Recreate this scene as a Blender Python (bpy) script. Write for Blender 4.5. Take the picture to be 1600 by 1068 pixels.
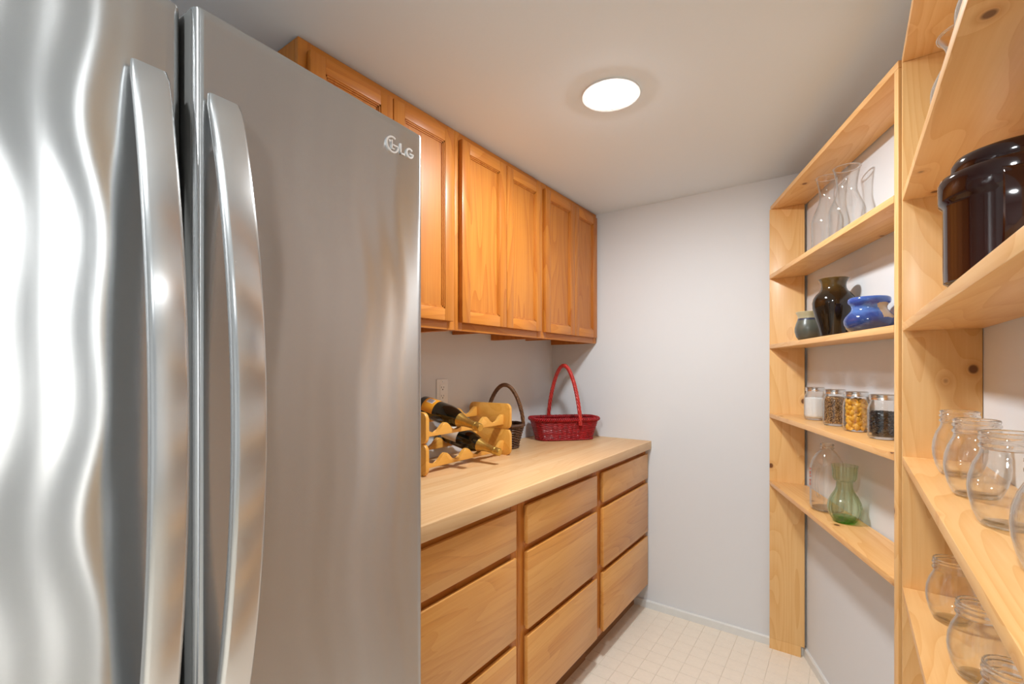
import bpy, bmesh, math, random
from mathutils import Vector, Matrix
random.seed(7)
PI = math.pi
for o in list(bpy.data.objects):
    bpy.data.objects.remove(o)
COL = bpy.context.scene.collection
SC = bpy.context.scene

# ------------------------------------------------------------------ camera, world, exposure
H = 2.207            # ceiling height
CAMZ = 1.315
cam = bpy.data.objects.new('camera', bpy.data.cameras.new('camera'))
COL.objects.link(cam)
cam.location = (0, 0, CAMZ)
cam.rotation_euler = (PI / 2, 0, math.radians(35.74))
cam.data.sensor_width = 36.0
cam.data.lens = 731 / 1600 * 36
cam.data.shift_y = 39.5 / 1600
cam.data.clip_start = 0.01
SC.camera = cam

world = bpy.data.worlds.new('world')
SC.world = world
world.use_nodes = True
world.node_tree.nodes['Background'].inputs[0].default_value = (1.0, 0.97, 0.92, 1)
world.node_tree.nodes['Background'].inputs[1].default_value = 8.0
SC.view_settings.view_transform = 'Standard'
SC.view_settings.look = 'None'
SC.view_settings.gamma = 1
SC.view_settings.use_curve_mapping = False
SC.view_settings.exposure = 0.1
SC.cycles.transparent_max_bounces = 64
SC.cycles.max_bounces = 16
SC.cycles.transmission_bounces = 16
CAN_MAIN = 340.0     # radiance of the can lens above the counter
CAN_NEAR = 520.0     # pantry can above the camera
CAN_KITCHEN = 220.0  # cans of the adjoining room


# ------------------------------------------------------------------ mesh helpers
class MB:
    """collects geometry in one bmesh"""
    def __init__(s):
        s.bm = bmesh.new()

    def box(s, x0, x1, y0, y1, z0, z1, bev=0.0, seg=2):
        bm = s.bm
        v = [bm.verts.new((x, y, z)) for x in (x0, x1) for y in (y0, y1) for z in (z0, z1)]
        fs = []
        for q in ((0, 1, 3, 2), (4, 6, 7, 5), (0, 4, 5, 1), (2, 3, 7, 6), (0, 2, 6, 4), (1, 5, 7, 3)):
            fs.append(bm.faces.new([v[i] for i in q]))
        if bev:
            es = list({e for f in fs for e in f.edges})
            bmesh.ops.bevel(bm, geom=es, offset=bev, segments=seg, profile=0.5, affect='EDGES')
        return s

    def raw(s, vs, fs):
        v = [s.bm.verts.new(p) for p in vs]
        for f in fs:
            try:
                s.bm.faces.new([v[i] for i in f])
            except ValueError:
                pass
        return s

    def lathe(s, prof, seg=48, a0=0.0, a1=2 * PI, closed=False, mod=None, M=None):
        """prof: (r,z) list; full turn unless a0/a1 given; mod(angle,i)->radius factor"""
        full = abs(a1 - a0 - 2 * PI) < 1e-6
        n = seg if full else seg + 1
        bm = s.bm
        rings = []
        for i, (r, z) in enumerate(prof):
            if r < 1e-6:
                p = Vector((0, 0, z))
                rings.append([bm.verts.new(M @ p if M else p)])
                continue
            ring = []
            for k in range(n):
                a = a0 + (a1 - a0) * k / seg
                rr = r * (mod(a, i) if mod else 1)
                p = Vector((rr * math.cos(a), rr * math.sin(a), z))
                ring.append(bm.verts.new(M @ p if M else p))
            rings.append(ring)
        pairs = list(zip(rings[:-1], rings[1:]))
        if closed:
            pairs.append((rings[-1], rings[0]))
        for A, B in pairs:
            m = n if full else n - 1
            for k in range(m):
                k2 = (k + 1) % n
                if len(A) == 1 and len(B) == 1:
                    continue
                if len(A) == 1:
                    bm.faces.new((A[0], B[k2], B[k]))
                elif len(B) == 1:
                    bm.faces.new((A[k], A[k2], B[0]))
                else:
                    bm.faces.new((A[k], A[k2], B[k2], B[k]))
        return s

    def tube(s, path, r, sides=6, cyc=False, caps=True):
        P = [Vector(p) for p in path]
        n = len(P)
        bm = s.bm
        rings = []
        up = None
        for i in range(n):
            if cyc:
                t = P[(i + 1) % n] - P[i - 1]
            else:
                t = P[min(i + 1, n - 1)] - P[max(i - 1, 0)]
            t.normalize()
            if up is None:
                up = Vector((0, 0, 1)) if abs(t.z) < 0.9 else Vector((1, 0, 0))
            side = t.cross(up)
            if side.length < 1e-6:
                side = t.cross(Vector((1, 0, 0)))
            side.normalize()
            up = side.cross(t).normalized()
            rr = r(i / max(1, n - 1)) if callable(r) else r
            rings.append([bm.verts.new(P[i] + (side * math.cos(2 * PI * k / sides) + up * math.sin(2 * PI * k / sides)) * rr) for k in range(sides)])
        m = n if cyc else n - 1
        for i in range(m):
            A, B = rings[i], rings[(i + 1) % n]
            for k in range(sides):
                k2 = (k + 1) % sides
                bm.faces.new((A[k], B[k], B[k2], A[k2]))
        if caps and not cyc:
            bm.faces.new(list(reversed(rings[0])))
            bm.faces.new(rings[-1])
        return s

    def prism(s, outline, axis, a0, a1, bev=0.0):
        """extrude a 2D outline along an axis ('x': outline is (y,z); 'y': (x,z); 'z': (x,y))"""
        bm = s.bm

        def P(u, v, a):
            return {'x': (a, u, v), 'y': (u, a, v), 'z': (u, v, a)}[axis]
        A = [bm.verts.new(P(u, v, a0)) for u, v in outline]
        B = [bm.verts.new(P(u, v, a1)) for u, v in outline]
        n = len(outline)
        f1 = bm.faces.new(A)
        f2 = bm.faces.new(list(reversed(B)))
        for k in range(n):
            k2 = (k + 1) % n
            bm.faces.new((A[k2], A[k], B[k], B[k2]))
        if bev:
            es = list(set(list(f1.edges) + list(f2.edges)))
            bmesh.ops.bevel(bm, geom=es, offset=bev, segments=2, profile=0.5, affect='EDGES')
        return s

    def xf(s, M):
        bmesh.ops.transform(s.bm, matrix=M, verts=s.bm.verts[:])
        return s

    def build(s, name, mat, parent=None, smooth=35, loc=None):
        bmesh.ops.recalc_face_normals(s.bm, faces=s.bm.faces[:])
        me = bpy.data.meshes.new(name)
        s.bm.to_mesh(me)
        s.bm.free()
        if smooth:
            for p in me.polygons:
                p.use_smooth = True
            try:
                me.set_sharp_from_angle(angle=math.radians(smooth))
            except Exception:
                pass
        o = bpy.data.objects.new(name, me)
        COL.objects.link(o)
        if mat:
            me.materials.append(mat)
        if parent:
            o.parent = parent
        if loc:
            o.location = loc
        return o


def tag(o, label=None, cat=None, group=None, kind=None):
    if label:
        o['label'] = label
    if cat:
        o['category'] = cat
    if group:
        o['group'] = group
    if kind:
        o['kind'] = kind
    return o


def thing(name, label, cat, loc=(0, 0, 0), rz=0.0, group=None):
    o = bpy.data.objects.new(name, None)
    COL.objects.link(o)
    o.empty_display_size = 0.05
    o.location = loc
    o.rotation_euler = (0, 0, rz)
    return tag(o, label, cat, group)


def copy_thing(root, loc, rz, label, group=None):
    r = root.copy()
    COL.objects.link(r)
    r.location = loc
    r.rotation_euler = (0, 0, rz)
    tag(r, label, None, group)
    for ch in list(root.children):
        c = ch.copy()
        COL.objects.link(c)
        c.parent = r
        for g in list(ch.children):
            e = g.copy()
            COL.objects.link(e)
            e.parent = c
    return r


def structure(name, mb, mat, smooth=0):
    return tag(mb.build(name, mat, None, smooth), kind='structure')


# ------------------------------------------------------------------ materials
def srgb(r, g, b):
    def f(c):
        c /= 255.0
        return c / 12.92 if c <= 0.04045 else ((c + 0.055) / 1.055) ** 2.4
    return (f(r), f(g), f(b), 1)


class NT:
    def __init__(s, name):
        s.m = bpy.data.materials.new(name)
        s.m.use_nodes = True
        s.t = s.m.node_tree
        s.b = s.t.nodes['Principled BSDF']
        s.out = s.t.nodes['Material Output']

    def n(s, typ, **kw):
        nd = s.t.nodes.new(typ)
        for k, v in kw.items():
            setattr(nd, k, v)
        return nd

    def link(s, a, b):
        s.t.links.new(a, b)

    def math(s, op, a, b=None, c=None):
        nd = s.n('ShaderNodeMath', operation=op)
        for i, v in enumerate((a, b, c)):
            if v is None:
                continue
            if isinstance(v, (int, float)):
                nd.inputs[i].default_value = v
            else:
                s.link(v, nd.inputs[i])
        return nd.outputs[0]

    def mix(s, fac, a, b, blend='MIX'):
        nd = s.n('ShaderNodeMix', data_type='RGBA', blend_type=blend)
        for sock, v in ((nd.inputs[0], fac), (nd.inputs[6], a), (nd.inputs[7], b)):
            if isinstance(v, (int, float)):
                sock.default_value = v
            elif isinstance(v, tuple):
                sock.default_value = v
            else:
                s.link(v, sock)
        return nd.outputs[2]

    def ramp(s, fac, stops):
        nd = s.n('ShaderNodeValToRGB')
        e = nd.color_ramp.elements
        while len(e) < len(stops):
            e.new(0.5)
        for el, (p, c) in zip(e, stops):
            el.position = p
            el.color = c
        s.link(fac, nd.inputs[0])
        return nd.outputs[0]

    def noise(s, vec, scale, detail=4, rough=0.55, dist=0.0, w=None):
        nd = s.n('ShaderNodeTexNoise')
        if w is not None:
            nd.noise_dimensions = '4D'
            if isinstance(w, (int, float)):
                nd.inputs['W'].default_value = w
            else:
                s.link(w, nd.inputs['W'])
        nd.inputs['Scale'].default_value = scale
        nd.inputs['Detail'].default_value = detail
        nd.inputs['Roughness'].default_value = rough
        nd.inputs['Distortion'].default_value = dist
        if vec is not None:
            s.link(vec, nd.inputs['Vector'])
        return nd.outputs['Fac']

    def coords(s, scale=(1, 1, 1)):
        tc = s.n('ShaderNodeTexCoord')
        mp = s.n('ShaderNodeMapping')
        mp.inputs['Scale'].default_value = scale
        s.link(tc.outputs['Object'], mp.inputs['Vector'])
        return mp.outputs[0]

    def bump(s, h, strength, dist=0.001):
        nd = s.n('ShaderNodeBump')
        nd.inputs['Strength'].default_value = strength
        nd.inputs['Distance'].default_value = dist
        s.link(h, nd.inputs['Height'])
        s.link(nd.outputs[0], s.b.inputs['Normal'])
        return nd


def plain(name, col, rough=0.5, metal=0.0, coat=0.0, var=0.04, scale=30, bump=0.0, bscale=300):
    """one colour with a light procedural mottling"""
    t = NT(name)
    v = t.noise(t.coords(), scale, 3)
    d = tuple(max(0, c * (1 - 2 * var)) for c in col[:3]) + (1,)
    u = tuple(min(1, c * (1 + 2 * var)) for c in col[:3]) + (1,)
    t.link(t.mix(v, d, u), t.b.inputs['Base Color'])
    t.b.inputs['Roughness'].default_value = rough
    t.b.inputs['Metallic'].default_value = metal
    t.b.inputs['Coat Weight'].default_value = coat
    t.b.inputs['Coat Roughness'].default_value = 0.06
    if bump:
        t.bump(t.noise(t.coords(), bscale, 3), bump)
    return t.m


def wood(name, light, mid, dark, axis, ring=5.0, contrast=0.5, fibre=0.35, knots=0.0, rough=0.38, coat=0.0,
         strips=0.0, stripw=0.08, stripaxis='z', blotch=0.25):
    t = NT(name)
    oi = t.n('ShaderNodeObjectInfo')
    rnd = t.math('MULTIPLY', oi.outputs['Random'], 37.0)
    idx = 'xyz'.index(axis)
    sc = [1.0, 1.0, 1.0]
    sc[idx] = 0.13
    vec = t.coords(tuple(sc))
    w = rnd
    base = t.noise(vec, 5.5, 1.5, 0.4, 0.35, w)
    strip_v = None
    if strips:
        tc = t.n('ShaderNodeTexCoord')
        sp = t.n('ShaderNodeSeparateXYZ')
        t.link(tc.outputs['Object'], sp.inputs[0])
        q = t.math('FLOOR', t.math('DIVIDE', sp.outputs['xyz'.index(stripaxis)], stripw))
        wn = t.n('ShaderNodeTexWhiteNoise', noise_dimensions='2D')
        cb = t.n('ShaderNodeCombineXYZ')
        t.link(q, cb.inputs[0])
        t.link(rnd, cb.inputs[1])
        t.link(cb.outputs[0], wn.inputs['Vector'])
        strip_v = wn.outputs['Value']
        base = t.math('ADD', base, t.math('MULTIPLY', strip_v, 0.35))
    kd = None
    if knots:
        vo = t.n('ShaderNodeTexVoronoi')
        vo.inputs['Scale'].default_value = 9.0
        va = t.n('ShaderNodeVectorMath', operation='ADD')
        ks = [1.0, 1.0, 1.0]
        ks[idx] = 0.8
        t.link(t.coords(tuple(ks)), va.inputs[0])
        cv = t.n('ShaderNodeCombineXYZ')
        for i in range(3):
            t.link(rnd, cv.inputs[i])
        t.link(cv.outputs[0], va.inputs[1])
        t.link(va.outputs[0], vo.inputs['Vector'])
        kd = vo.outputs['Distance']
        # rings bend round the knots
        bend = t.math('MULTIPLY', t.math('POWER', 2.718, t.math('MULTIPLY', kd, -14.0)), 0.18)
        base = t.math('ADD', base, bend)
    rings = t.math('FRACT', t.math('MULTIPLY', base, ring * 4))
    rings = t.math('POWER', rings, 2.2)
    fs = [150.0, 150.0, 150.0]
    fs[idx] = 5.0
    fib = t.noise(t.coords(tuple(fs)), 1.0, 3, 0.6, 0.0, w)
    blo = t.noise(t.coords(tuple(0.6 if i == idx else 2.0 for i in range(3))), 2.0, 3, 0.5, 0.2, w)
    f = t.math('ADD', t.math('MULTIPLY', rings, contrast), t.math('MULTIPLY', t.math('SUBTRACT', fib, 0.5), fibre * 2))
    f = t.math('ADD', f, t.math('MULTIPLY', t.math('SUBTRACT', blo, 0.45), blotch * 2))
    if strip_v is not None:
        f = t.math('ADD', f, t.math('MULTIPLY', t.math('SUBTRACT', strip_v, 0.5), strips))
    f = t.math('ADD', f, 0.12)
    col = t.ramp(f, [(0.0, light), (0.5, mid), (1.0, dark)])
    if knots:
        halo = t.math('MAXIMUM', t.math('SUBTRACT', 1.0, t.math('DIVIDE', kd, 0.20 * knots)), 0.0)
        col = t.mix(t.math('MULTIPLY', halo, 0.7), col, dark)
        core = t.math('MAXIMUM', t.math('SUBTRACT', 1.0, t.math('DIVIDE', kd, 0.095 * knots)), 0.0)
        core = t.math('MINIMUM', t.math('MULTIPLY', core, 3.0), 0.9)
        col = t.mix(core, col, srgb(96, 52, 22))
    t.link(col, t.b.inputs['Base Color'])
    t.b.inputs['Roughness'].default_value = rough
    t.b.inputs['Coat Weight'].default_value = coat
    t.b.inputs['Coat Roughness'].default_value = 0.22
    t.bump(t.math('ADD', fib, t.math('MULTIPLY', rings, 0.4)), 0.12, 0.0006)
    return t.m


def glass(name, tint=(0.97, 0.98, 0.97, 1), edge=(0.80, 0.84, 0.82, 1), refl=1.5, edgep=3.0, solid=0.0, solid_max=0.55):
    """thin-walled glass: tinted transmission plus a Fresnel mirror, denser at grazing angles"""
    t = NT(name)
    t.t.nodes.remove(t.b)
    lw = t.n('ShaderNodeLayerWeight')
    lw.inputs['Blend'].default_value = 0.5
    fac = t.math('POWER', lw.outputs['Facing'], edgep)
    tr = t.n('ShaderNodeBsdfTransparent')
    sm = t.noise(t.coords(), 14, 2)
    t.link(t.mix(t.math('ADD', fac, t.math('MULTIPLY', sm, 0.04)), tint, edge), tr.inputs[0])
    gl = t.n('ShaderNodeBsdfGlossy')
    gl.inputs['Roughness'].default_value = 0.03
    f0 = t.math('MINIMUM', t.math('ADD', 0.04, t.math('POWER', lw.outputs['Facing'], 5.0)), 0.85)
    mx = t.n('ShaderNodeMixShader')
    t.link(t.math('MULTIPLY', f0, refl), mx.inputs[0])
    t.link(tr.outputs[0], mx.inputs[1])
    t.link(gl.outputs[0], mx.inputs[2])
    # towards grazing angles the wall bends light like solid glass
    rg = t.n('ShaderNodeBsdfGlass')
    rg.inputs['IOR'].default_value = 1.48
    rg.inputs['Roughness'].default_value = 0.0
    rg.inputs['Color'].default_value = tint
    m2 = t.n('ShaderNodeMixShader')
    t.link(t.math('MINIMUM', t.math('ADD', solid, t.math('POWER', lw.outputs['Facing'], 4.0)), solid_max), m2.inputs[0])
    t.link(mx.outputs[0], m2.inputs[1])
    t.link(rg.outputs[0], m2.inputs[2])
    t.link(m2.outputs[0], t.out.inputs[0])
    return t.m


def emit(name, col, s):
    t = NT(name)
    t.b.inputs['Base Color'].default_value = (0.9, 0.9, 0.9, 1)
    t.b.inputs['Emission Color'].default_value = col
    t.b.inputs['Emission Strength'].default_value = s
    return t.m


def steel(name, base=0.62, rough=0.26, aniso=0.8, tangent=(0, 0, 1), tint=(0.985, 0.995, 1.0), metal=0.85, brush=(600, 3, 600), jitter=0.04):
    t = NT(name)
    fib = t.noise(t.coords(brush), 1.0, 2)
    c = tuple(base * k for k in tint) + (1,)
    d = tuple(base * k * 0.965 for k in tint) + (1,)
    t.link(t.mix(fib, d, c), t.b.inputs['Base Color'])
    t.b.inputs['Metallic'].default_value = metal
    t.link(t.math('ADD', rough - 0.03, t.math('MULTIPLY', fib, jitter)), t.b.inputs['Roughness'])
    t.b.inputs['Anisotropic'].default_value = aniso
    cb = t.n('ShaderNodeCombineXYZ')
    for i in range(3):
        cb.inputs[i].default_value = tangent[i]
    t.link(cb.outputs[0], t.b.inputs['Tangent'])
    return t.m


def paint(name, col, rough=0.75, bump=0.15, bscale=140):
    t = NT(name)
    v = t.noise(t.coords(), 1.3, 4)
    d = tuple(c * 0.97 for c in col[:3]) + (1,)
    t.link(t.mix(v, d, col), t.b.inputs['Base Color'])
    t.b.inputs['Roughness'].default_value = rough
    t.bump(t.noise(t.coords(), bscale, 4, 0.6), bump, 0.0008)
    return t.m


M_WALL = paint('wall_paint', srgb(224, 227, 230))
M_CEIL = paint('ceiling_paint', srgb(226, 236, 245), 0.85, 0.25, 90)
M_TRIM = plain('white_trim', srgb(226, 228, 226), 0.4, var=0.02)
M_FLOOR = plain('vinyl_joint', srgb(226, 215, 199), 0.5)
M_TILE = plain('vinyl_tile', srgb(240, 229, 213), 0.42, var=0.03, scale=60, bump=0.08, bscale=220)
M_PINE_Z = wood('pine_upright', srgb(240, 197, 134), srgb(226, 172, 102), srgb(196, 130, 66), 'z', 7.0, 0.27, 0.22, 1.0, 0.42, 0.15)
M_PINE_Y = wood('pine_shelf', srgb(240, 194, 132), srgb(224, 166, 98), srgb(192, 122, 60), 'y', 7.0, 0.27, 0.22, 0.9, 0.42, 0.15)
M_OAK_Z = wood('oak_door', srgb(196, 124, 46), srgb(174, 98, 28), srgb(128, 62, 14), 'z', 4.0, 0.32, 0.34, 0.0, 0.42, 0.15)
M_OAK_FRAME = wood('oak_frame', srgb(206, 132, 50), srgb(184, 106, 32), srgb(140, 70, 16), 'z', 4.0, 0.3, 0.28, 0.0, 0.44, 0.12)
M_OAK_RAIL = wood('oak_rail', srgb(206, 132, 50), srgb(184, 106, 32), srgb(140, 70, 16), 'y', 4.0, 0.3, 0.28, 0.0, 0.44, 0.12)
M_DRAWER = wood('oak_drawer', srgb(228, 168, 92), srgb(214, 148, 72), srgb(172, 106, 44), 'y', 4.5, 0.24, 0.36, 0.0, 0.38, 0.3,
                strips=0.5, stripw=0.062, stripaxis='z')
M_COUNTER = wood('butcher_block', srgb(230, 192, 144), srgb(218, 172, 120), srgb(190, 136, 82), 'y', 5.0, 0.22, 0.22, 0.0, 0.45, 0.1,
                 strips=0.35, stripw=0.042, stripaxis='x')
M_RACK = wood('rack_wood', srgb(236, 178, 88), srgb(222, 158, 62), srgb(190, 120, 38), 'y', 4.0, 0.3, 0.2, 0.0, 0.4, 0.2)
M_KICK = wood('dark_kick', srgb(150, 100, 52), srgb(120, 74, 34), srgb(84, 48, 20), 'y', 4.0, 0.3, 0.3)
M_CABIN = plain('cabinet_inside', srgb(120, 74, 32), 0.6)
M_STEEL = steel('brushed_steel', 0.52, 0.27, 1.0, metal=0.92)
M_STEEL_H = steel('handle_steel', 0.66, 0.27, 0.8, (0, 1, 0), metal=0.95, brush=(500, 500, 4), jitter=0.02)
M_CHROME = plain('badge_chrome', (0.86, 0.86, 0.85, 1), 0.3, 0.75, var=0.02)
M_GREYPL = plain('grey_plastic', srgb(96, 96, 94), 0.45, var=0.02)
M_BLACK = plain('black_gasket', srgb(22, 22, 22), 0.6)
M_GLASS = glass('clear_glass', (0.988, 0.988, 0.984, 1), (0.92, 0.93, 0.92, 1), edgep=4.0, refl=1.35)
M_GLASSB = glass('glass_base', (0.95, 0.95, 0.92, 1), (0.86, 0.88, 0.84, 1), solid=0.2, solid_max=0.9)
M_GLASSR = glass('glass_rim', (0.985, 0.985, 0.98, 1), (0.80, 0.82, 0.80, 1), solid=0.8, refl=1.0, edgep=3.0, solid_max=0.95)
M_GREEN = glass('green_glass', (0.935, 0.98, 0.90, 1), (0.62, 0.82, 0.52, 1), edgep=3.0, solid=0.06)
M_GREENB = glass('green_glass_base', (0.30, 0.80, 0.26, 1), (0.08, 0.55, 0.10, 1), edgep=1.5)
M_LID = plain('zinc_lid', (0.70, 0.70, 0.69, 1), 0.22, 1.0, var=0.03)
M_PLATE = plain('outlet_white', srgb(236, 236, 234), 0.35, var=0.01)
M_SLOT = plain('outlet_slot', srgb(40, 38, 36), 0.6)


# ------------------------------------------------------------------ room shell
LW, FW = -1.5015, 2.516       # left wall x, far wall y
RW = 0.2455                   # right wall x (behind the near shelves)
U1 = Vector((-0.301, 2.483))  # far front corner of the diagonal shelf unit
UD = Vector((0.3743, -0.9273))
UN = Vector((0.9273, 0.3743))
DEP = 0.137
KX, KY = 3.2, -2.6            # adjoining room
DOOR_Y = 0.392                # near end of the right wall (opening to the adjoining room)

structure('wall_left', MB().box(LW - 0.1, LW, KY - 0.1, FW + 0.1, 0, H), M_WALL)
structure('wall_far', MB().box(LW - 0.1, 0.05, FW, FW + 0.1, 0, H), M_WALL)
dm = MB()
a = U1 + UN * (DEP + 0.006) - UD * 0.12
b = U1 + UN * (DEP + 0.006) + UD * 1.09
dm.prism([(a.x, a.y), (b.x, b.y), (b.x + 0.12, b.y + 0.045), (a.x + 0.12, a.y + 0.045)], 'z', 0, H)
structure('wall_diagonal', dm, M_WALL)
structure('wall_right', MB().box(RW, RW + 0.11, DOOR_Y, 1.62, 0, H), M_WALL)
structure('wall_back', MB().box(LW - 0.1, KX + 0.1, KY - 0.1, KY, 0, H), M_WALL)
structure('wall_kitchen_end', MB().box(RW + 0.11, KX + 0.1, 1.5, 1.6, 0, H), M_WALL)
# window wall of the adjoining room
wy0, wy1, wz0, wz1 = 0.80, 1.10, 0.25, 2.02
wm = MB()
wm.box(KX, KX + 0.1, KY, wy0, 0, H).box(KX, KX + 0.1, wy1, 1.6, 0, H)
wm.box(KX, KX + 0.1, wy0, wy1, 0, wz0).box(KX, KX + 0.1, wy0, wy1, wz1, H)
structure('wall_window', wm, M_WALL)
fr = MB()
fr.box(KX + 0.02, KX + 0.08, wy0, wy0 + 0.05, wz0, wz1).box(KX + 0.02, KX + 0.08, wy1 - 0.05, wy1, wz0, wz1)
fr.box(KX + 0.02, KX + 0.08, wy0 + 0.05, wy1 - 0.05, wz0, wz0 + 0.05).box(KX + 0.02, KX + 0.08, wy0 + 0.05, wy1 - 0.05, wz1 - 0.05, wz1)
fr.box(KX + 0.03, KX + 0.07, wy0 + 0.05, wy1 - 0.05, 1.12, 1.15)
win = structure('window_1', fr, M_TRIM)
for z0, z1 in ((wz0 + 0.05, 1.12), (1.15, wz1 - 0.05)):
    MB().box(KX + 0.047, KX + 0.053, wy0 + 0.05, wy1 - 0.05, z0, z1).build('window_pane', M_GLASS, win, 0)
structure('ceiling', MB().box(LW - 0.1, KX + 0.1, KY - 0.1, FW + 0.1, H, H + 0.1), M_CEIL)
fl = structure('floor', MB().box(LW - 0.1, KX + 0.1, KY - 0.1, FW + 0.1, -0.1, 0), M_FLOOR)
# white casing round the opening in the right wall
tr = MB()
tr.box(RW - 0.012, RW, DOOR_Y - 0.004, DOOR_Y + 0.012, 0, H)
tr.box(RW - 0.012, RW + 0.122, DOOR_Y - 0.016, DOOR_Y, 0, H)
structure('trim_1', tr, M_TRIM)

# vinyl squares: single parts where the picture shows them, one joined part for the rest
TS = 0.0762
GAP = 0.0016
tx0, ty1 = LW - 0.006, FW


def inside(x, y):
    # left of the diagonal wall and of the right wall
    if x > RW + 0.2 or y > FW - 0.02:
        return False
    q = (Vector((x, y)) - U1).dot(UN)
    return q < DEP + 0.03


proto_me = None
rest = MB()
for i in range(0, 26):
    for j in range(0, 66):
        x0, y1_ = tx0 + i * TS, ty1 - j * TS
        cx, cy = x0 + TS / 2, y1_ - TS / 2
        if not inside(cx, cy):
            continue
        if cy < 0.3 and cx > 0.3:
            continue
        seen = -1.02 < cx < 0.06 and cy > 1.30
        if seen:
            if proto_me is None:
                t0 = MB().box(-TS / 2 + GAP / 2, TS / 2 - GAP / 2, -TS / 2 + GAP / 2, TS / 2 - GAP / 2, 0, 0.0016, 0.0005, 1).build('vinyl_square', M_TILE, fl, 0)
                proto_me = t0.data
                t = t0
            else:
                t = bpy.data.objects.new('vinyl_square', proto_me)
                COL.objects.link(t)
                t.parent = fl
            t.location = (cx, cy, 0)
        else:
            rest.box(x0 + GAP / 2, x0 + TS - GAP / 2, y1_ - TS + GAP / 2, y1_ - GAP / 2, 0, 0.0016)
tag(rest.build('vinyl_squares', M_TILE, fl, 0), kind='stuff')
FZ = 0.0016

# baseboards
bz = 0.042
bb = MB().prism([(FW, FZ), (FW - 0.011, FZ), (FW - 0.011, bz - 0.006), (FW - 0.007, bz), (FW, bz)], 'x', -0.97, -0.158)
structure('baseboard_far', bb, M_TRIM)
db = MB().prism([(0, FZ), (-0.011, FZ), (-0.011, bz - 0.006), (-0.007, bz), (0, bz)], 'y', -0.005, 1.03)
ang = math.atan2(UD.y, UD.x) - PI / 2          # local +y along the unit, local +x = ?
# local frame of the diagonal unit: +y along UD, +x towards the wall (UN)
M_DIAG = Matrix(((UN.x, UD.x, 0, U1.x), (UN.y, UD.y, 0, U1.y), (0, 0, 1, 0), (0, 0, 0, 1)))
db.xf(M_DIAG @ Matrix.Translation((DEP + 0.006, 0, 0)))
structure('baseboard_diagonal', db, M_TRIM)


# ------------------------------------------------------------------ ceiling can lights
def can_light(loc, label, lens_mat, group=None):
    t = thing('ceiling_light', label, 'light', loc)
    MB().lathe([(0.094, 0), (0.094, -0.004), (0.093, -0.005), (0.0765, -0.005), (0.0765, 0)], 56).build('trim_ring', M_TRIM, t)
    MB().lathe([(0.0758, -0.004), (0.0752, -0.0055), (0.06, -0.0085), (0.035, -0.0105), (0, -0.0115)], 48).build('lens', lens_mat, t)
    return t


E_MAIN = emit('lamp_main', (0.94, 0.98, 1.0, 1), CAN_MAIN)
E_NEAR = emit('lamp_near', (0.94, 0.98, 1.0, 1), CAN_NEAR)
E_KIT = emit('lamp_kitchen', (0.95, 0.98, 1.0, 1), CAN_KITCHEN)
can_light((-0.632, 1.432, H), 'round recessed ceiling light with a white trim ring above the drawers', E_MAIN)
can_light((-0.25, -0.55, H), 'round recessed ceiling light behind the camera, in line with the refrigerator', E_NEAR)
can_light((1.5, -0.9, H), 'round recessed ceiling light in the adjoining room, nearer its back wall', E_KIT)
can_light((1.6, 0.6, H), 'round recessed ceiling light in the adjoining room, nearer its window end', E_KIT)


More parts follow.
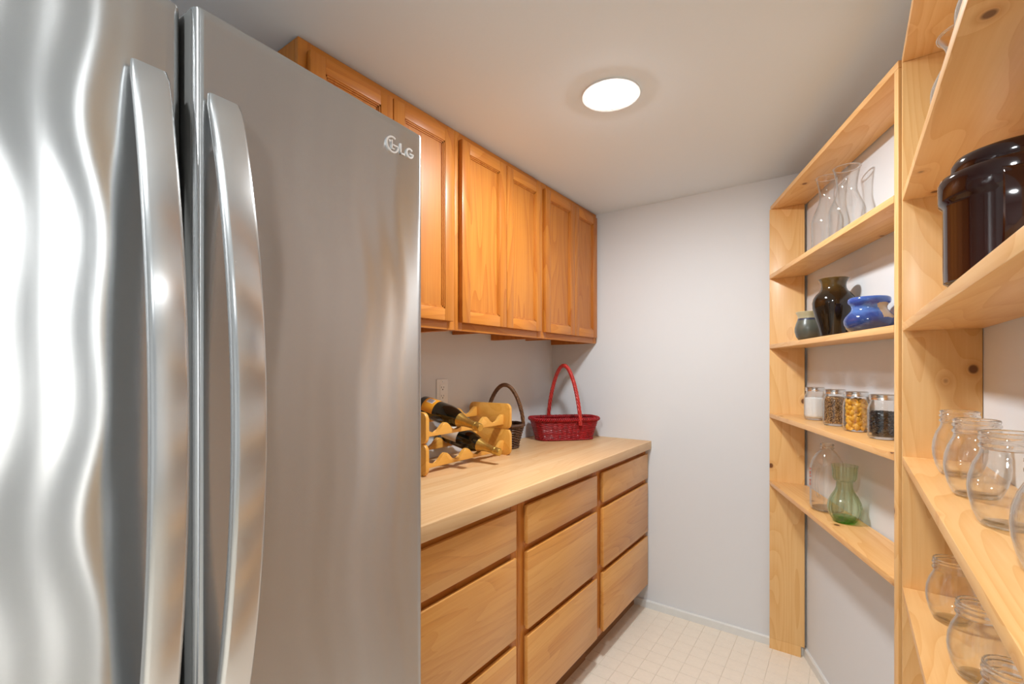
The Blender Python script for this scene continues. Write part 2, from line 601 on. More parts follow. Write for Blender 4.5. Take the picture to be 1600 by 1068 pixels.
# ------------------------------------------------------------------ refrigerator
def make_fridge():
    ajar = math.radians(2.73)      # the right door stands slightly ajar
    t = thing('refrigerator', 'stainless steel french-door refrigerator with two bowed vertical handles', 'refrigerator', (-0.709, 0.245, FZ), 0.0)
    Z0, Z1 = 0.615, 1.788 - FZ
    body = MB().box(-0.775, -0.075, -0.43, 0.422, 0.02, 1.765, 0.006)
    for sx in (-0.72, -0.13):
        for sy in (-0.38, 0.37):
            body.box(sx - 0.025, sx + 0.025, sy - 0.02, sy + 0.02, 0, 0.025)
    body.build('cabinet_body', M_GREYPL, t)

    def wave(y, z, k):
        if k == 0:     # left door: strong ripples
            p = 0.9 * math.sin(2 * PI * z / 0.52 + 0.6) + 0.55 * math.sin(2 * PI * z / 0.23 + 1.9)
            return 0.00042 * math.sin(2 * PI * y / 0.105 + p) + 0.00020 * math.sin(2 * PI * y / 0.046 + 1.3 * p + 1.0)
        p = 0.9 * math.sin(2 * PI * z / 0.8 + 0.2) + 0.5 * math.sin(2 * PI * z / 0.33 + 2.2)
        return 0.0003 * math.sin(2 * PI * y / 0.13 + p + 2.0) + 0.00012 * math.sin(2 * PI * y / 0.05 + 1.6 * p)

    def door_mesh(y0, y1, z0, z1, k, ny=60, nz=120, amp=1.0):
        r = 0.011
        prof = [(-0.066, y0), (-0.03, y0), (-r, y0)]
        for q in range(1, 5):
            a = PI / 2 * q / 5
            prof.append((-r + r * math.sin(a), y0 + r - r * math.cos(a)))
        for q in range(ny + 1):
            prof.append((0.0, y0 + r + (y1 - y0 - 2 * r) * q / ny))
        for q in range(1, 5):
            a = PI / 2 * q / 5
            prof.append((-r + r * math.cos(a), y1 - r + r * math.sin(a)))
        prof += [(-r, y1), (-0.03, y1), (-0.066, y1)]
        vs, fs = [], []
        n = len(prof)
        zs = [z0] + [z0 + 0.004 + (z1 - z0 - 0.008) * q / nz for q in range(nz + 1)] + [z1]
        for iz, z in enumerate(zs):
            inset = 0.0022 if iz in (0, len(zs) - 1) else 0.0
            for x, y in prof:
                e = max(0, min(1, (y - y0) / 0.05, (y1 - y) / 0.05))
                dx = wave(y, z, k) * e * amp if x == 0.0 else 0.0
                sgn = 0
                if x > -0.03:
                    x = x - inset
                vs.append((x + dx, y, z))
        for iz in range(len(zs) - 1):
            for k2 in range(n - 1):
                a0 = iz * n + k2
                fs.append((a0, a0 + 1, a0 + n + 1, a0 + n))
            fs.append((iz * n + n - 1, iz * n, iz * n + n, iz * n + 2 * n - 1))
        fs.append(tuple(range(n)))
        fs.append(tuple(reversed(range((len(zs) - 1) * n, len(zs) * n))))
        return MB().raw(vs, fs)

    def handle(parent, y0, y1, z0, z1):
        zc, L = (z0 + z1) / 2, (z1 - z0) / 2
        th = 0.017
        vs, fs = [], []
        w = y1 - y0
        rr = 0.0055
        # plain rounded rectangle section (x outwards, y across), with the front gently crowned
        sec = []
        for (sx, sy, a0) in ((1, 1, 0), (1, -1, 1), (-1, -1, 2), (-1, 1, 3)):
            cxx = -rr if sx > 0 else -th + rr
            cyy = (y1 - rr) if sy > 0 else (y0 + rr)
            for q in range(4):
                a = q / 3 * PI / 2
                u, v = math.cos(a), math.sin(a)
                if a0 == 0:
                    dx, dy = v, u
                elif a0 == 1:
                    dx, dy = u, -v
                elif a0 == 2:
                    dx, dy = -v, -u
                else:
                    dx, dy = -u, v
                sec.append((cxx + rr * dx, cyy + rr * dy))
        N = 60
        n = len(sec)
        for i in range(N + 1):
            u = -1 + 2 * i / N
            z = zc + L * u
            xo = 0.021 + 0.064 * (1 - u * u)
            e = min(1.0, (1 - abs(u)) * L / 0.006)
            k = 0.55 + 0.45 * math.sqrt(max(0, 1 - (1 - e) ** 2))
            for x, y in sec:
                vs.append((xo + (x + th / 2) * k - th / 2, (y0 + y1) / 2 + (y - (y0 + y1) / 2) * (0.86 + 0.14 * k / 1.0 if e < 1 else 1), z))
        for i in range(N):
            for q in range(n):
                q2 = (q + 1) % n
                fs.append((i * n + q, i * n + q2, (i + 1) * n + q2, (i + 1) * n + q))
        fs.append(tuple(range(n)))
        fs.append(tuple(reversed(range(N * n, (N + 1) * n))))
        h = MB().raw(vs, fs).build('handle', M_STEEL_H, parent, 40)
        for zz in (z0 + 0.006, z1 - 0.056):
            MB().box(-0.002, 0.012, y0 + 0.016, y1 - 0.006, zz, zz + 0.05, 0.003).build('handle_mount', M_STEEL_H, parent, 40)
        return h

    dl = door_mesh(-0.436, -0.001, Z0, Z1, 0).build('door', M_STEEL, t, 30)
    handle(dl, -0.0585, -0.0200, 0.784, 1.682)
    dr = door_mesh(0.008, 0.428, Z0, Z1, 1).build('door', M_STEEL, t, 30)
    handle(dr, 0.016, 0.057, 0.80, 1.670)
    dr.location = (0.428 * math.sin(ajar), 0.428 * (1 - math.cos(ajar)), 0)
    dr.rotation_euler = (0, 0, ajar)
    # dark plastic side liners and gaskets behind the steel skins
    for d, y0, y1 in ((dl, -0.436, -0.001), (dr, 0.008, 0.428)):
        MB().box(-0.0745, -0.066, y0 + 0.01, y1 - 0.01, Z0 + 0.01, Z1 - 0.012).build('gasket', M_BLACK, d, 0)
        MB().box(-0.064, -0.0115, y0 - 0.0012 if y0 > 0 else y1, y0 if y0 > 0 else y1 + 0.0012, Z0 + 0.002, Z1 - 0.003).build('side_trim', M_GREYPL, d, 0)
    for y0, y1 in ((-0.42, -0.34), (0.33, 0.41)):
        MB().box(-0.16, -0.03, y0, y1, 1.764, 1.786 if False else 1.80, 0.008).build('hinge_cover', M_GREYPL, t, 40)
    fz = door_mesh(-0.436, 0.428, 0.06, 0.605, 1, ny=90, nz=60).build('freezer_drawer', M_STEEL, t, 30)
    hb = MB().box(0.03, 0.048, -0.36, 0.352, 0.53, 0.567, 0.006)
    hb.box(-0.002, 0.034, -0.35, -0.31, 0.536, 0.561).box(-0.002, 0.034, 0.30, 0.34, 0.536, 0.561)
    hb.build('handle', M_STEEL_H, fz, 40)

    # round emblem and two letters, raised on the right door
    def arc(mb, cy, cz, r0, r1, a0, a1, n, x0, x1):
        vs, fs = [], []
        for i in range(n + 1):
            a = math.radians(a0 + (a1 - a0) * i / n)
            for r in (r0, r1):
                for x in (x0, x1):
                    vs.append((x, cy + r * math.cos(a), cz + r * math.sin(a)))
        for i in range(n):
            p = i * 4
            q = p + 4
            fs += [(p, p + 1, q + 1, q), (p + 2, q + 2, q + 3, p + 3), (p + 1, p + 3, q + 3, q + 1), (p, q, q + 2, p + 2)]
        fs += [(0, 2, 3, 1), (n * 4, n * 4 + 1, n * 4 + 3, n * 4 + 2)]
        mb.raw(vs, fs)
    x0, x1 = -0.0005, 0.0028
    em = MB()
    cy, cz, R = 0.3435, 1.7362, 0.0158
    arc(em, cy, cz, R - 0.0032, R, 62, 352, 40, x0, x1)         # open ring
    em.box(x0, x1, cy + 0.001, cy + R - 0.001, cz - 0.0012, cz + 0.0012)      # bar of the G
    em.box(x0, x1, cy - 0.0026, cy - 0.0004, cz - 0.0075, cz + 0.0085)        # L inside
    em.box(x0, x1, cy - 0.0026, cy + 0.0045, cz - 0.0085, cz - 0.0062)
    em.build('badge_emblem', M_CHROME, dr, 0)
    dt = MB()
    arc(dt, cy - 0.0078, cz + 0.0045, 0.0, 0.0023, 0, 360, 16, x0, x1 + 0.0004)
    dt.build('badge_dot', M_CHROME, dr, 0)
    L1 = MB()
    ly, lz, lh = 0.3625, 1.7262, 0.0202
    L1.box(x0, x1, ly, ly + 0.0034, lz, lz + lh).box(x0, x1, ly, ly + 0.0125, lz, lz + 0.0034)
    L1.build('badge_letter', M_CHROME, dr, 0)
    G1 = MB()
    gy, gz = 0.3885, 1.7262 + lh / 2
    arc(G1, gy, gz, lh / 2 - 0.0034, lh / 2, 45, 350, 28, x0, x1)
    G1.box(x0, x1, gy + 0.0005, gy + lh / 2, gz - 0.0026, gz + 0.0006)
    G1.build('badge_letter', M_CHROME, dr, 0)
    return t


make_fridge()


# ------------------------------------------------------------------ wall cabinets
def cab_door(parent, y0, y1, z0, z1, xb, xf):
    sw, tr_, br = 0.047, 0.045, 0.044
    m = MB()
    m.box(xb, xf, y0, y0 + sw, z0, z1, 0.003).box(xb, xf, y1 - sw, y1, z0, z1, 0.003)
    # stepped bead inside the frame
    iy0, iy1, iz0, iz1 = y0 + sw, y1 - sw, z0 + br, z1 - tr_
    for k, (off, dep) in enumerate(((0.0, 0.004), (0.0045, 0.0075))):
        q = 0.0045
        a0, a1, b0, b1 = iy0 + off, iy1 - off, iz0 + off, iz1 - off
        m.box(xb, xf - dep, a0 - 0.001, a0 + q, b0, b1).box(xb, xf - dep, a1 - q, a1 + 0.001, b0, b1)
        m.box(xb, xf - dep, a0, a1, b0 - 0.001, b0 + q).box(xb, xf - dep, a0, a1, b1 - q, b1 + 0.001)
    d = m.build('door', M_OAK_Z, parent)
    for a0, a1 in ((z0, z0 + br), (z1 - tr_, z1)):
        MB().box(xb + 0.0005, xf - 0.0004, y0 + sw - 0.001, y1 - sw + 0.001, a0, a1, 0.0025).build('door_rail', M_OAK_RAIL, d)
    MB().box(xb + 0.002, xf - 0.011, iy0 - 0.002, iy1 + 0.002, iz0 - 0.002, iz1 + 0.002).build('door_panel', M_OAK_Z, d, 0)
    return d


def wall_cabinet(y0, y1, doors, label, left_side):
    z0, z1 = 1.454, H
    t = thing('wall_cabinet', label, 'cabinet', (LW, y0, z0))
    D = 0.2995
    w = y1 - y0
    h = z1 - z0
    c = MB()
    c.box(0, D - 0.019, 0, 0.014, 0.0, h - 0.002).box(0, D - 0.019, w - 0.014, w, 0.0, h - 0.002)
    c.box(0, D - 0.019, 0.014, w - 0.014, 0.03, 0.042).box(0, D - 0.019, 0.014, w - 0.014, h - 0.014, h - 0.002)
    c.box(0, 0.006, 0.014, w - 0.014, 0.042, h - 0.014)
    c.box(0.006, D - 0.019, w / 2 - 0.006, w / 2 + 0.006, 0.012, 0.03)
    c.build('carcass', M_OAK_FRAME, t, 0)
    for a0, a1 in ((0, 0.04), (w - 0.04, w)):
        MB().box(D - 0.019, D, a0, a1, 0, h - 0.001, 0.0015).build('stile', M_OAK_FRAME, t)
    for b0, b1 in ((0, 0.045), (h - 0.045, h - 0.001)):
        MB().box(D - 0.0185, D - 0.0005, 0.04, w - 0.04, b0, b1, 0.0015).build('rail', M_OAK_RAIL, t)
    for a0, a1 in doors:
        cab_door(t, a0 - y0, a1 - y0, 1.484 - z0, 2.177 - z0, D + 0.001, D + 0.0205)
    return t


wall_cabinet(0.685, 1.302, ((0.709, 0.992), (0.995, 1.277)), 'honey oak wall cabinet partly hidden by the top of the refrigerator', True)
wall_cabinet(1.3025, 1.914, ((1.322, 1.605), (1.608, 1.886)), 'honey oak two-door wall cabinet in the middle of the row of three', False)
wall_cabinet(1.9145, 2.515, ((1.922, 2.2175), (2.2195, 2.488)), 'honey oak two-door wall cabinet against the far wall above the red basket', False)


# ------------------------------------------------------------------ base cabinets with drawers
BX = -0.9065  # face frame


def base_cabinet(y0, y1, dy0, dy1, label, kick_x):
    t = thing('base_cabinet', label, 'cabinet', (LW, y0, FZ))
    D = BX - LW
    w = y1 - y0
    z0, z1 = 0.115 - FZ, 0.870 - FZ
    c = MB()
    c.box(0, D - 0.019, 0, 0.016, z0, z1).box(0, D - 0.019, w - 0.016, w, z0, z1)
    c.box(0, D - 0.019, 0.016, w - 0.016, z0, z0 + 0.016).box(0, 0.008, 0.016, w - 0.016, z0 + 0.016, z1)
    c.build('carcass', M_OAK_FRAME, t, 0)
    for a0, a1 in ((0, 0.042), (w - 0.042, w)):
        MB().box(D - 0.019, D, a0, a1, z0, z1, 0.0015).build('stile', M_OAK_FRAME, t)
    for b0, b1 in ((z0, z0 + 0.04), (0.385 - FZ, 0.43 - FZ), (0.675 - FZ, 0.722 - FZ), (z1 - 0.045, z1)):
        MB().box(D - 0.0185, D - 0.0005, 0.042, w - 0.042, b0, b1, 0.0015).build('rail', M_OAK_RAIL, t)
    MB().box(0.02, kick_x - LW, 0, w, 0, z0).build('toe_kick', M_KICK, t, 0)
    for b0, b1 in ((0.135, 0.397), (0.422, 0.687), (0.712, 0.845)):
        d = MB()
        # slab front with a finger-pull rebate cut under its back edge
        d.box(D + 0.0065, D + 0.0195, dy0 - y0, dy1 - y0, b0 - FZ, b1 - FZ, 0.003)
        d.box(D + 0.0005, D + 0.0068, dy0 - y0 + 0.006, dy1 - y0 - 0.006, b0 - FZ + 0.006, b1 - FZ - 0.006)
        o = d.build('drawer_front', M_DRAWER, t)
        MB().box(0.03, D - 0.001, dy0 - y0 + 0.03, dy1 - y0 - 0.03, b0 - FZ + 0.03, b1 - FZ - 0.03).build('drawer_box', M_CABIN, o, 0)
    return t


base_cabinet(0.692, 1.2915, 0.706, 1.259, 'oak base cabinet of three drawers standing beside the refrigerator', -0.968)
base_cabinet(1.292, 1.9005, 1.325, 1.868, 'oak base cabinet of three drawers in the middle of the row', -0.962)
base_cabinet(1.901, 2.5155, 1.934, 2.500, 'oak base cabinet of three drawers at the end by the far wall', -0.968)

ct = MB()
CT0, CT1 = 0.870, 0.914
ct.box(LW + 0.0005, -0.873, 0.690, FW - 0.0005, CT0, CT1, 0.003)
tag(ct.build('countertop', M_COUNTER, None), 'thick maple butcher block countertop running above the drawers', 'countertop')

# ------------------------------------------------------------------ outlet
t = thing('wall_outlet', 'white duplex electrical outlet on the wall behind the wine rack', 'outlet', (LW, 1.539, 1.203))
MB().box(0, 0.005, -0.036, 0.036, -0.058, 0.058, 0.002).build('cover_plate', M_PLATE, t)
MB().box(0.003, 0.0068, -0.017, 0.017, -0.034, 0.034, 0.0015).build('receptacle', M_PLATE, t)
sl = MB()
for zc in (-0.019, 0.019):
    sl.box(0.0068, 0.0072, -0.0085, -0.0065, zc - 0.002, zc + 0.006).box(0.0068, 0.0072, 0.0055, 0.0075, zc - 0.002, zc + 0.006)
    sl.box(0.0068, 0.0072, -0.0025, 0.0025, zc - 0.010, zc - 0.005)
tag(sl.build('socket_slots', M_SLOT, t, 0), kind='stuff')
for zc in (-0.046, 0.046):
    MB().lathe([(0.003, 0), (0.003, 0.0012), (0, 0.0016)], 12, M=Matrix.Translation((0.005, 0, zc)) @ Matrix.Rotation(PI / 2, 4, 'Y')).build('screw', M_LID, t)


# ------------------------------------------------------------------ shelf units
SHELF_TOP = (0.785, 1.100, 1.421, 1.746)
EPS = 0.0006         # things stand this far clear of the board under them
TH = 0.019
TOPZ = 2.052


def diag_unit():
    t = thing('shelf_unit', 'pine shelf unit of short shelves set at an angle against the diagonal wall', 'shelf unit')
    t.matrix_world = M_DIAG
    # far upright lies flat along the far wall (world axes), so build it in world space and bring it back
    inv = M_DIAG.inverted()
    m = MB().box(-0.301, -0.1615, 2.483, 2.502, 0.05, TOPZ, 0.001)
    m.box(-0.301, -0.176, 2.483, 2.502, FZ, 0.05)
    m.xf(inv)
    m.build('upright', M_PINE_Z, t, 30)
    MB().box(0, DEP, 1.050, 1.069, FZ, TOPZ, 0.0012).build('upright', M_PINE_Z, t, 30)
    for z in SHELF_TOP:
        o = MB()
        # shelf end is cut to meet the far upright
        p0 = inv @ Vector((-0.301, 2.482, 0))
        p1 = inv @ Vector((-0.170, 2.482, 0))
        o.prism([(p0.x, p0.y), (p1.x, p1.y), (DEP, p1.y + 0.01), (DEP, 1.0495), (0, 1.0495)], 'z', z - TH, z, 0.0012)
        o.build('shelf', M_PINE_Y, t, 30)
    o = MB()
    p0 = inv @ Vector((-0.301, 2.503, 0))
    p1 = inv @ Vector((-0.1615, 2.503, 0))
    o.prism([(p0.x, p0.y + 0.005), (p1.x, p1.y), (DEP, p1.y + 0.005), (DEP, 1.069), (0, 1.069)], 'z', TOPZ, TOPZ + TH, 0.0012)
    o.build('top_board', M_PINE_Y, t, 30)
    return t


diag_unit()
UX0, UX1 = 0.1056, 0.2445
UY0, UY1 = 0.428, 1.470


NEAR_TOP = 1.735      # the highest near shelf sits a little lower


def near_unit():
    t = thing('shelf_unit', 'pine shelf unit nearest the camera, holding the dark crock and globe jars', 'shelf unit', (UX0, UY0, FZ))
    D = UX1 - UX0
    L = UY1 - UY0
    MB().box(0, D, L, L + 0.019, 0, TOPZ - FZ, 0.0012).build('upright', M_PINE_Z, t, 30)
    MB().box(0, D, -0.019, 0, 0, TOPZ - FZ, 0.0012).build('upright', M_PINE_Z, t, 30)
    for z in SHELF_TOP[:3] + (NEAR_TOP, 0.47, 0.155):
        MB().box(0, D, 0.0005, L - 0.0005, z - TH - FZ, z - FZ, 0.0012).build('shelf', M_PINE_Y, t, 30)
    MB().box(0, D, -0.019, L + 0.019, TOPZ - FZ, TOPZ + TH - FZ, 0.0012).build('top_board', M_PINE_Y, t, 30)
    return t


near_unit()


def diag_pt(s, d):
    p = U1 + UD * s + UN * d
    return p.x, p.y


# ------------------------------------------------------------------ globe jars
def globe_jar(loc, label, rz=0.0):
    t = thing('glass_jar', label, 'jar', loc, rz)
    out = [(0.0255, 0.0015), (0.0275, 0.0012), (0.0305, 0.005), (0.0365, 0.020), (0.0405, 0.038), (0.0415, 0.052), (0.0400, 0.068), (0.0355, 0.084),
           (0.0305, 0.0945), (0.0285, 0.100), (0.0283, 0.104)]
    inn = [(r - 0.0016, z) for r, z in reversed(out) if z > 0.004]
    inn[-1] = (0.027, 0.0075)
    MB().lathe(out + inn + [(0.0, 0.0055)], 56).build('bowl', M_GLASS, t, 60)
    MB().lathe([(0, 0.0012), (0.021, 0.0), (0.0255, 0.0015), (0.0265, 0.0045), (0.0, 0.006)], 48).build('thick_base', M_GLASSB, t, 60)
    rim = [(0.0283, 0.104), (0.0306, 0.106), (0.0308, 0.109), (0.0286, 0.1115), (0.0286, 0.1145), (0.0308, 0.1165), (0.0306, 0.1195), (0.0286, 0.122), (0.0300, 0.125),
           (0.0290, 0.1278), (0.0272, 0.1282), (0.0266, 0.126), (0.0266, 0.104)]
    MB().lathe(rim, 56, closed=True).build('threaded_rim', M_GLASSR, t, 60)
    return t


JZ = SHELF_TOP[1] + EPS
g0 = globe_jar((0.178, 1.270, JZ), 'clear globe jar farthest along the shelf at chest height, by the upright')
copy_thing(g0, (0.172, 1.080, JZ), 0.9, 'clear globe jar second from the upright on the shelf of four')
copy_thing(g0, (0.174, 0.896, JZ), 2.1, 'clear globe jar third from the upright on the shelf of four')
copy_thing(g0, (0.178, 0.702, JZ), 4.0, 'clear globe jar cut off at the picture edge on the shelf of four')
JZ = SHELF_TOP[0] + EPS
copy_thing(g0, (0.174, 1.330, JZ), 1.4, 'clear globe jar on the lowest near shelf, closest to the upright')
copy_thing(g0, (0.180, 1.110, JZ), 3.0, 'clear globe jar in the middle of the lowest near shelf')
copy_thing(g0, (0.178, 0.900, JZ), 5.0, 'clear globe jar lowest in the picture, its rim just showing')


# ------------------------------------------------------------------ carafes
def lathe_glass(name, label, cat, loc, out, wall=0.002, mat=M_GLASS, seg=56, base_z=0.005, mod=None, rz=0.0, part='body'):
    t = thing(name, label, cat, loc, rz)
    inn = [(max(r - wall, 0.001), z) for r, z in reversed(out) if z > base_z]
    rim_r, rim_z = out[-1]
    prof = [(0, out[0][1] + 0.001)] + out + [(rim_r - wall / 2, rim_z + wall * 0.4)] + inn + [(0, base_z)]
    MB().lathe(prof, seg, mod=mod).build(part, mat, t, 60)
    bead = [(rim_r - 0.0010 + 0.0022 * math.cos(2 * PI * k / 8), rim_z + 0.0004 + 0.0022 * math.sin(2 * PI * k / 8)) for k in range(8)]
    MB().lathe(bead, seg, closed=True).build('rim', M_GLASSR, t, 60)
    return t


def hourglass(R, Rn, Rl, Hh, zn, zb):
    """carafe outline: body R to zb, neck Rn at zn, flared lip Rl at Hh"""
    pts = [(R * 0.86, 0.0), (R * 0.95, 0.002), (R * 0.985, 0.012)]
    n = 5
    for i in range(1, n + 1):
        pts.append((R * (0.985 + 0.015 * i / n), 0.012 + (zb - 0.012) * i / n))
    n = 12
    for i in range(1, n + 1):
        u = i / n
        s = u * u * (3 - 2 * u)
        pts.append((R + (Rn - R) * s, zb + (zn - zb) * u))
    n = 8
    for i in range(1, n + 1):
        u = i / n
        pts.append((Rn + (Rl - Rn) * u ** 1.8, zn + (Hh - zn) * u))
    return pts


Z4 = SHELF_TOP[3] + EPS
x, y = diag_pt(0.435, 0.078)
c = lathe_glass('glass_carafe', 'taller slim-necked clear glass carafe on the top diagonal shelf', 'carafe', (x, y, Z4), hourglass(0.052, 0.0245, 0.0365, 0.275, 0.205, 0.105), group if False else 0.0022)
MB().lathe([(0, 0.001), (0.0445, 0.0005), (0.050, 0.006), (0, 0.0095)], 48).build('thick_base', M_GLASSB, c, 60)
x, y = diag_pt(0.612, 0.072)
c = lathe_glass('glass_carafe', 'shorter wide-necked clear glass carafe beside the slim one on the top diagonal shelf', 'carafe', (x, y, Z4), hourglass(0.053, 0.0295, 0.0395, 0.240, 0.172, 0.090), 0.0022)
MB().lathe([(0, 0.001), (0.0450, 0.0005), (0.051, 0.006), (0, 0.0095)], 48).build('thick_base', M_GLASSB, c, 60)
c = lathe_glass('glass_vase', 'flared clear glass vase peeking over the highest near shelf, its lip in view', 'vase', (0.176, 1.150, NEAR_TOP + EPS), hourglass(0.0545, 0.0325, 0.0450, 0.176, 0.148, 0.078), 0.0022)
MB().lathe([(0, 0.001), (0.0450, 0.0005), (0.051, 0.006), (0, 0.0095)], 48).build('thick_base', M_GLASSB, c, 60)
copy_thing(c, (0.176, 0.905, NEAR_TOP + EPS), 1.0, 'clear glass vase at the top edge of the picture on the highest near shelf')

# ------------------------------------------------------------------ pottery
Z3 = SHELF_TOP[2] + EPS


def pot_material(name, layers, rough=0.12, coat=0.6, noise=0.25, scale=22, streak=(1, 1, 1)):
    """glaze whose colour changes with height; layers: (height in m, colour)"""
    t = NT(name)
    tc = t.n('ShaderNodeTexCoord')
    sp = t.n('ShaderNodeSeparateXYZ')
    t.link(tc.outputs['Object'], sp.inputs[0])
    hmax = layers[-1][0]
    ns = t.noise(t.coords(streak), scale, 4, 0.6, 0.6)
    v = t.math('ADD', t.math('DIVIDE', sp.outputs[2], hmax), t.math('MULTIPLY', t.math('SUBTRACT', ns, 0.5), noise))
    col = t.ramp(v, [(h / hmax, c) for h, c in layers])
    t.link(col, t.b.inputs['Base Color'])
    t.b.inputs['Roughness'].default_value = rough
    t.b.inputs['Coat Weight'].default_value = coat
    t.b.inputs['Coat Roughness'].default_value = 0.04
    return t


M_GREYPOT = pot_material('grey_glaze', [(0.0, srgb(74, 72, 64)), (0.04, srgb(84, 86, 78)), (0.078, srgb(96, 98, 86)), (0.080, srgb(52, 56, 78)), (0.086, srgb(60, 62, 84)),
                                        (0.088, srgb(176, 166, 132)), (0.115, srgb(190, 180, 146))], 0.3, 0.25, 0.02).m
M_BROWNV = pot_material('brown_glaze', [(0.0, srgb(22, 14, 8)), (0.15, srgb(36, 24, 12)), (0.168, srgb(62, 44, 20)), (0.21, srgb(104, 80, 36))], 0.08, 0.0, 0.06).m
tb = pot_material('blue_glaze', [(0.0, srgb(40, 56, 96)), (0.045, srgb(44, 66, 130)), (0.075, srgb(84, 120, 186)), (0.085, srgb(40, 66, 150)), (0.11, srgb(70, 104, 176))], 0.1, 0.8, 0.55, 26, (1, 1, 2.2))
tb.b.inputs['Coat Weight'].default_value = 0.3
# bare tan patch on one side
tc = tb.n('ShaderNodeTexCoord')
sp = tb.n('ShaderNodeSeparateXYZ')
tb.link(tc.outputs['Object'], sp.inputs[0])
pn = tb.noise(tb.coords(), 40, 3)
pa = tb.math('ADD', tb.math('MULTIPLY', sp.outputs[0], 1.0), tb.math('MULTIPLY', tb.math('SUBTRACT', pn, 0.5), 0.035))
pz = tb.math('ABSOLUTE', tb.math('SUBTRACT', sp.outputs[1], 0.006))
mask = tb.math('MULTIPLY', tb.math('GREATER_THAN', pa, 0.030), tb.math('LESS_THAN', tb.math('ADD', pz, tb.math('MULTIPLY', pn, 0.03)), 0.032))
mask = tb.math('MULTIPLY', mask, tb.math('LESS_THAN', tb.math('ADD', sp.outputs[2], tb.math('MULTIPLY', pn, 0.01)), 0.090))
mask = tb.math('MULTIPLY', mask, tb.math('GREATER_THAN', tb.math('ADD', sp.outputs[2], tb.math('MULTIPLY', pn, 0.03)), 0.052))
old = tb.b.inputs['Base Color'].links[0].from_socket
tb.link(tb.mix(mask, old, srgb(176, 150, 118)), tb.b.inputs['Base Color'])
M_BLUE = tb.m


def pot(name, label, cat, loc, out, mat, wall=0.005, rz=0.0, seg=64):
    inn = [(max(r - wall, 0.002), z) for r, z in reversed(out) if z > 0.008]
    prof = [(0, 0.0)] + out + [(out[-1][0] - wall / 2, out[-1][1] + wall * 0.35)] + inn + [(0, 0.008)]
    o = MB().lathe(prof, seg).build(name, mat, None, 60, loc)
    o.rotation_euler = (0, 0, rz)
    return tag(o, label, cat)


x, y = diag_pt(0.335, 0.050)
pot('clay_pot', 'small grey-green clay pot with a cream neck left of the dark vase', 'pot', (x, y, Z3),
    [(0.030, 0.0), (0.034, 0.001), (0.042, 0.014), (0.0475, 0.034), (0.0475, 0.048), (0.043, 0.066), (0.0375, 0.082), (0.036, 0.090), (0.0375, 0.098), (0.0435, 0.109), (0.044, 0.111)], M_GREYPOT)
x, y = diag_pt(0.524, 0.066)
pot('ceramic_vase', 'dark brown glossy shouldered vase between the grey and the blue pot', 'vase', (x, y, Z3),
    [(0.037, 0.0), (0.039, 0.002), (0.0395, 0.01), (0.047, 0.04), (0.057, 0.075), (0.064, 0.105), (0.0655, 0.124), (0.062, 0.140), (0.053, 0.154), (0.0435, 0.163), (0.039, 0.172),
     (0.0375, 0.182), (0.039, 0.193), (0.044, 0.203), (0.0475, 0.207)], M_BROWNV)
x, y = diag_pt(0.770, 0.068)
pot('ceramic_bowl', 'squat mottled blue pot with a wide rim and a bare tan patch', 'pot', (x, y, Z3),
    [(0.040, 0.0), (0.044, 0.001), (0.056, 0.010), (0.0635, 0.024), (0.065, 0.036), (0.061, 0.048), (0.051, 0.060), (0.045, 0.068), (0.044, 0.076), (0.047, 0.083), (0.0525, 0.088),
     (0.054, 0.095), (0.0535, 0.101), (0.0515, 0.104)], M_BLUE, rz=math.radians(-48))

# crock
M_CROCK = pot_material('crock_glaze', [(0.0, srgb(52, 22, 14)), (0.08, srgb(44, 18, 12)), (0.18, srgb(34, 14, 12))], 0.08, 0.0, 0.3, 16, (1, 1, 0.3)).m
t = thing('stoneware_crock', 'large glossy dark brown lidded crock with a strap handle on the near shelf', 'crock', (0.1690, 0.830, Z3))
o = [(0.064, 0.0), (0.068, 0.003), (0.0685, 0.02), (0.0685, 0.108), (0.0695, 0.112), (0.0725, 0.115), (0.0735, 0.120), (0.0735, 0.140), (0.0715, 0.1455), (0.068, 0.147)]
inn = [(0.064, 0.135), (0.062, 0.12), (0.062, 0.012), (0, 0.010)]
inn = [(min(r, 0.0625), z) for r, z in inn]
o = [(r, z if z < 0.1 else z - 0.010) for r, z in o]
MB().lathe([(0, 0.0)] + o + inn, 72).build('pot', M_CROCK, t, 50)
MB().lathe([(0.0, 0.132), (0.057, 0.132), (0.0605, 0.1375), (0.0610, 0.142), (0.0605, 0.152), (0.0575, 0.158), (0.050, 0.161), (0.02, 0.164), (0, 0.1645)], 64).build('lid', M_CROCK, t, 50)
hd = MB()
path = []
for i in range(25):
    u = i / 24
    a = PI * u
    path.append((0.062 + 0.022 * math.sin(a) ** 0.45 if 0 < i < 24 else 0.060, 0.128 - 0.095 * u))
wv = 0.018
vs, fs = [], []
for i, (r, z) in enumerate(path):
    for (dr, dy) in ((0.0, -wv), (0.004, -wv * 0.92), (0.0055, -wv * 0.5), (0.006, 0), (0.0055, wv * 0.5), (0.004, wv * 0.92), (0.0, wv), (-0.002, 0)):
        vs.append((r + dr, dy, z + dr * (0.6 if u < 0.5 else -0.6)))
m8 = 8
for i in range(len(path) - 1):
    for q in range(m8):
        q2 = (q + 1) % m8
        fs.append((i * m8 + q, i * m8 + q2, (i + 1) * m8 + q2, (i + 1) * m8 + q))
fs.append(tuple(range(m8)))
fs.append(tuple(range((len(path) - 1) * m8, len(path) * m8)))
hd.raw(vs, fs).xf(Matrix.Rotation(math.radians(-97), 4, 'Z')).build('strap_handle', M_CROCK, t, 50)


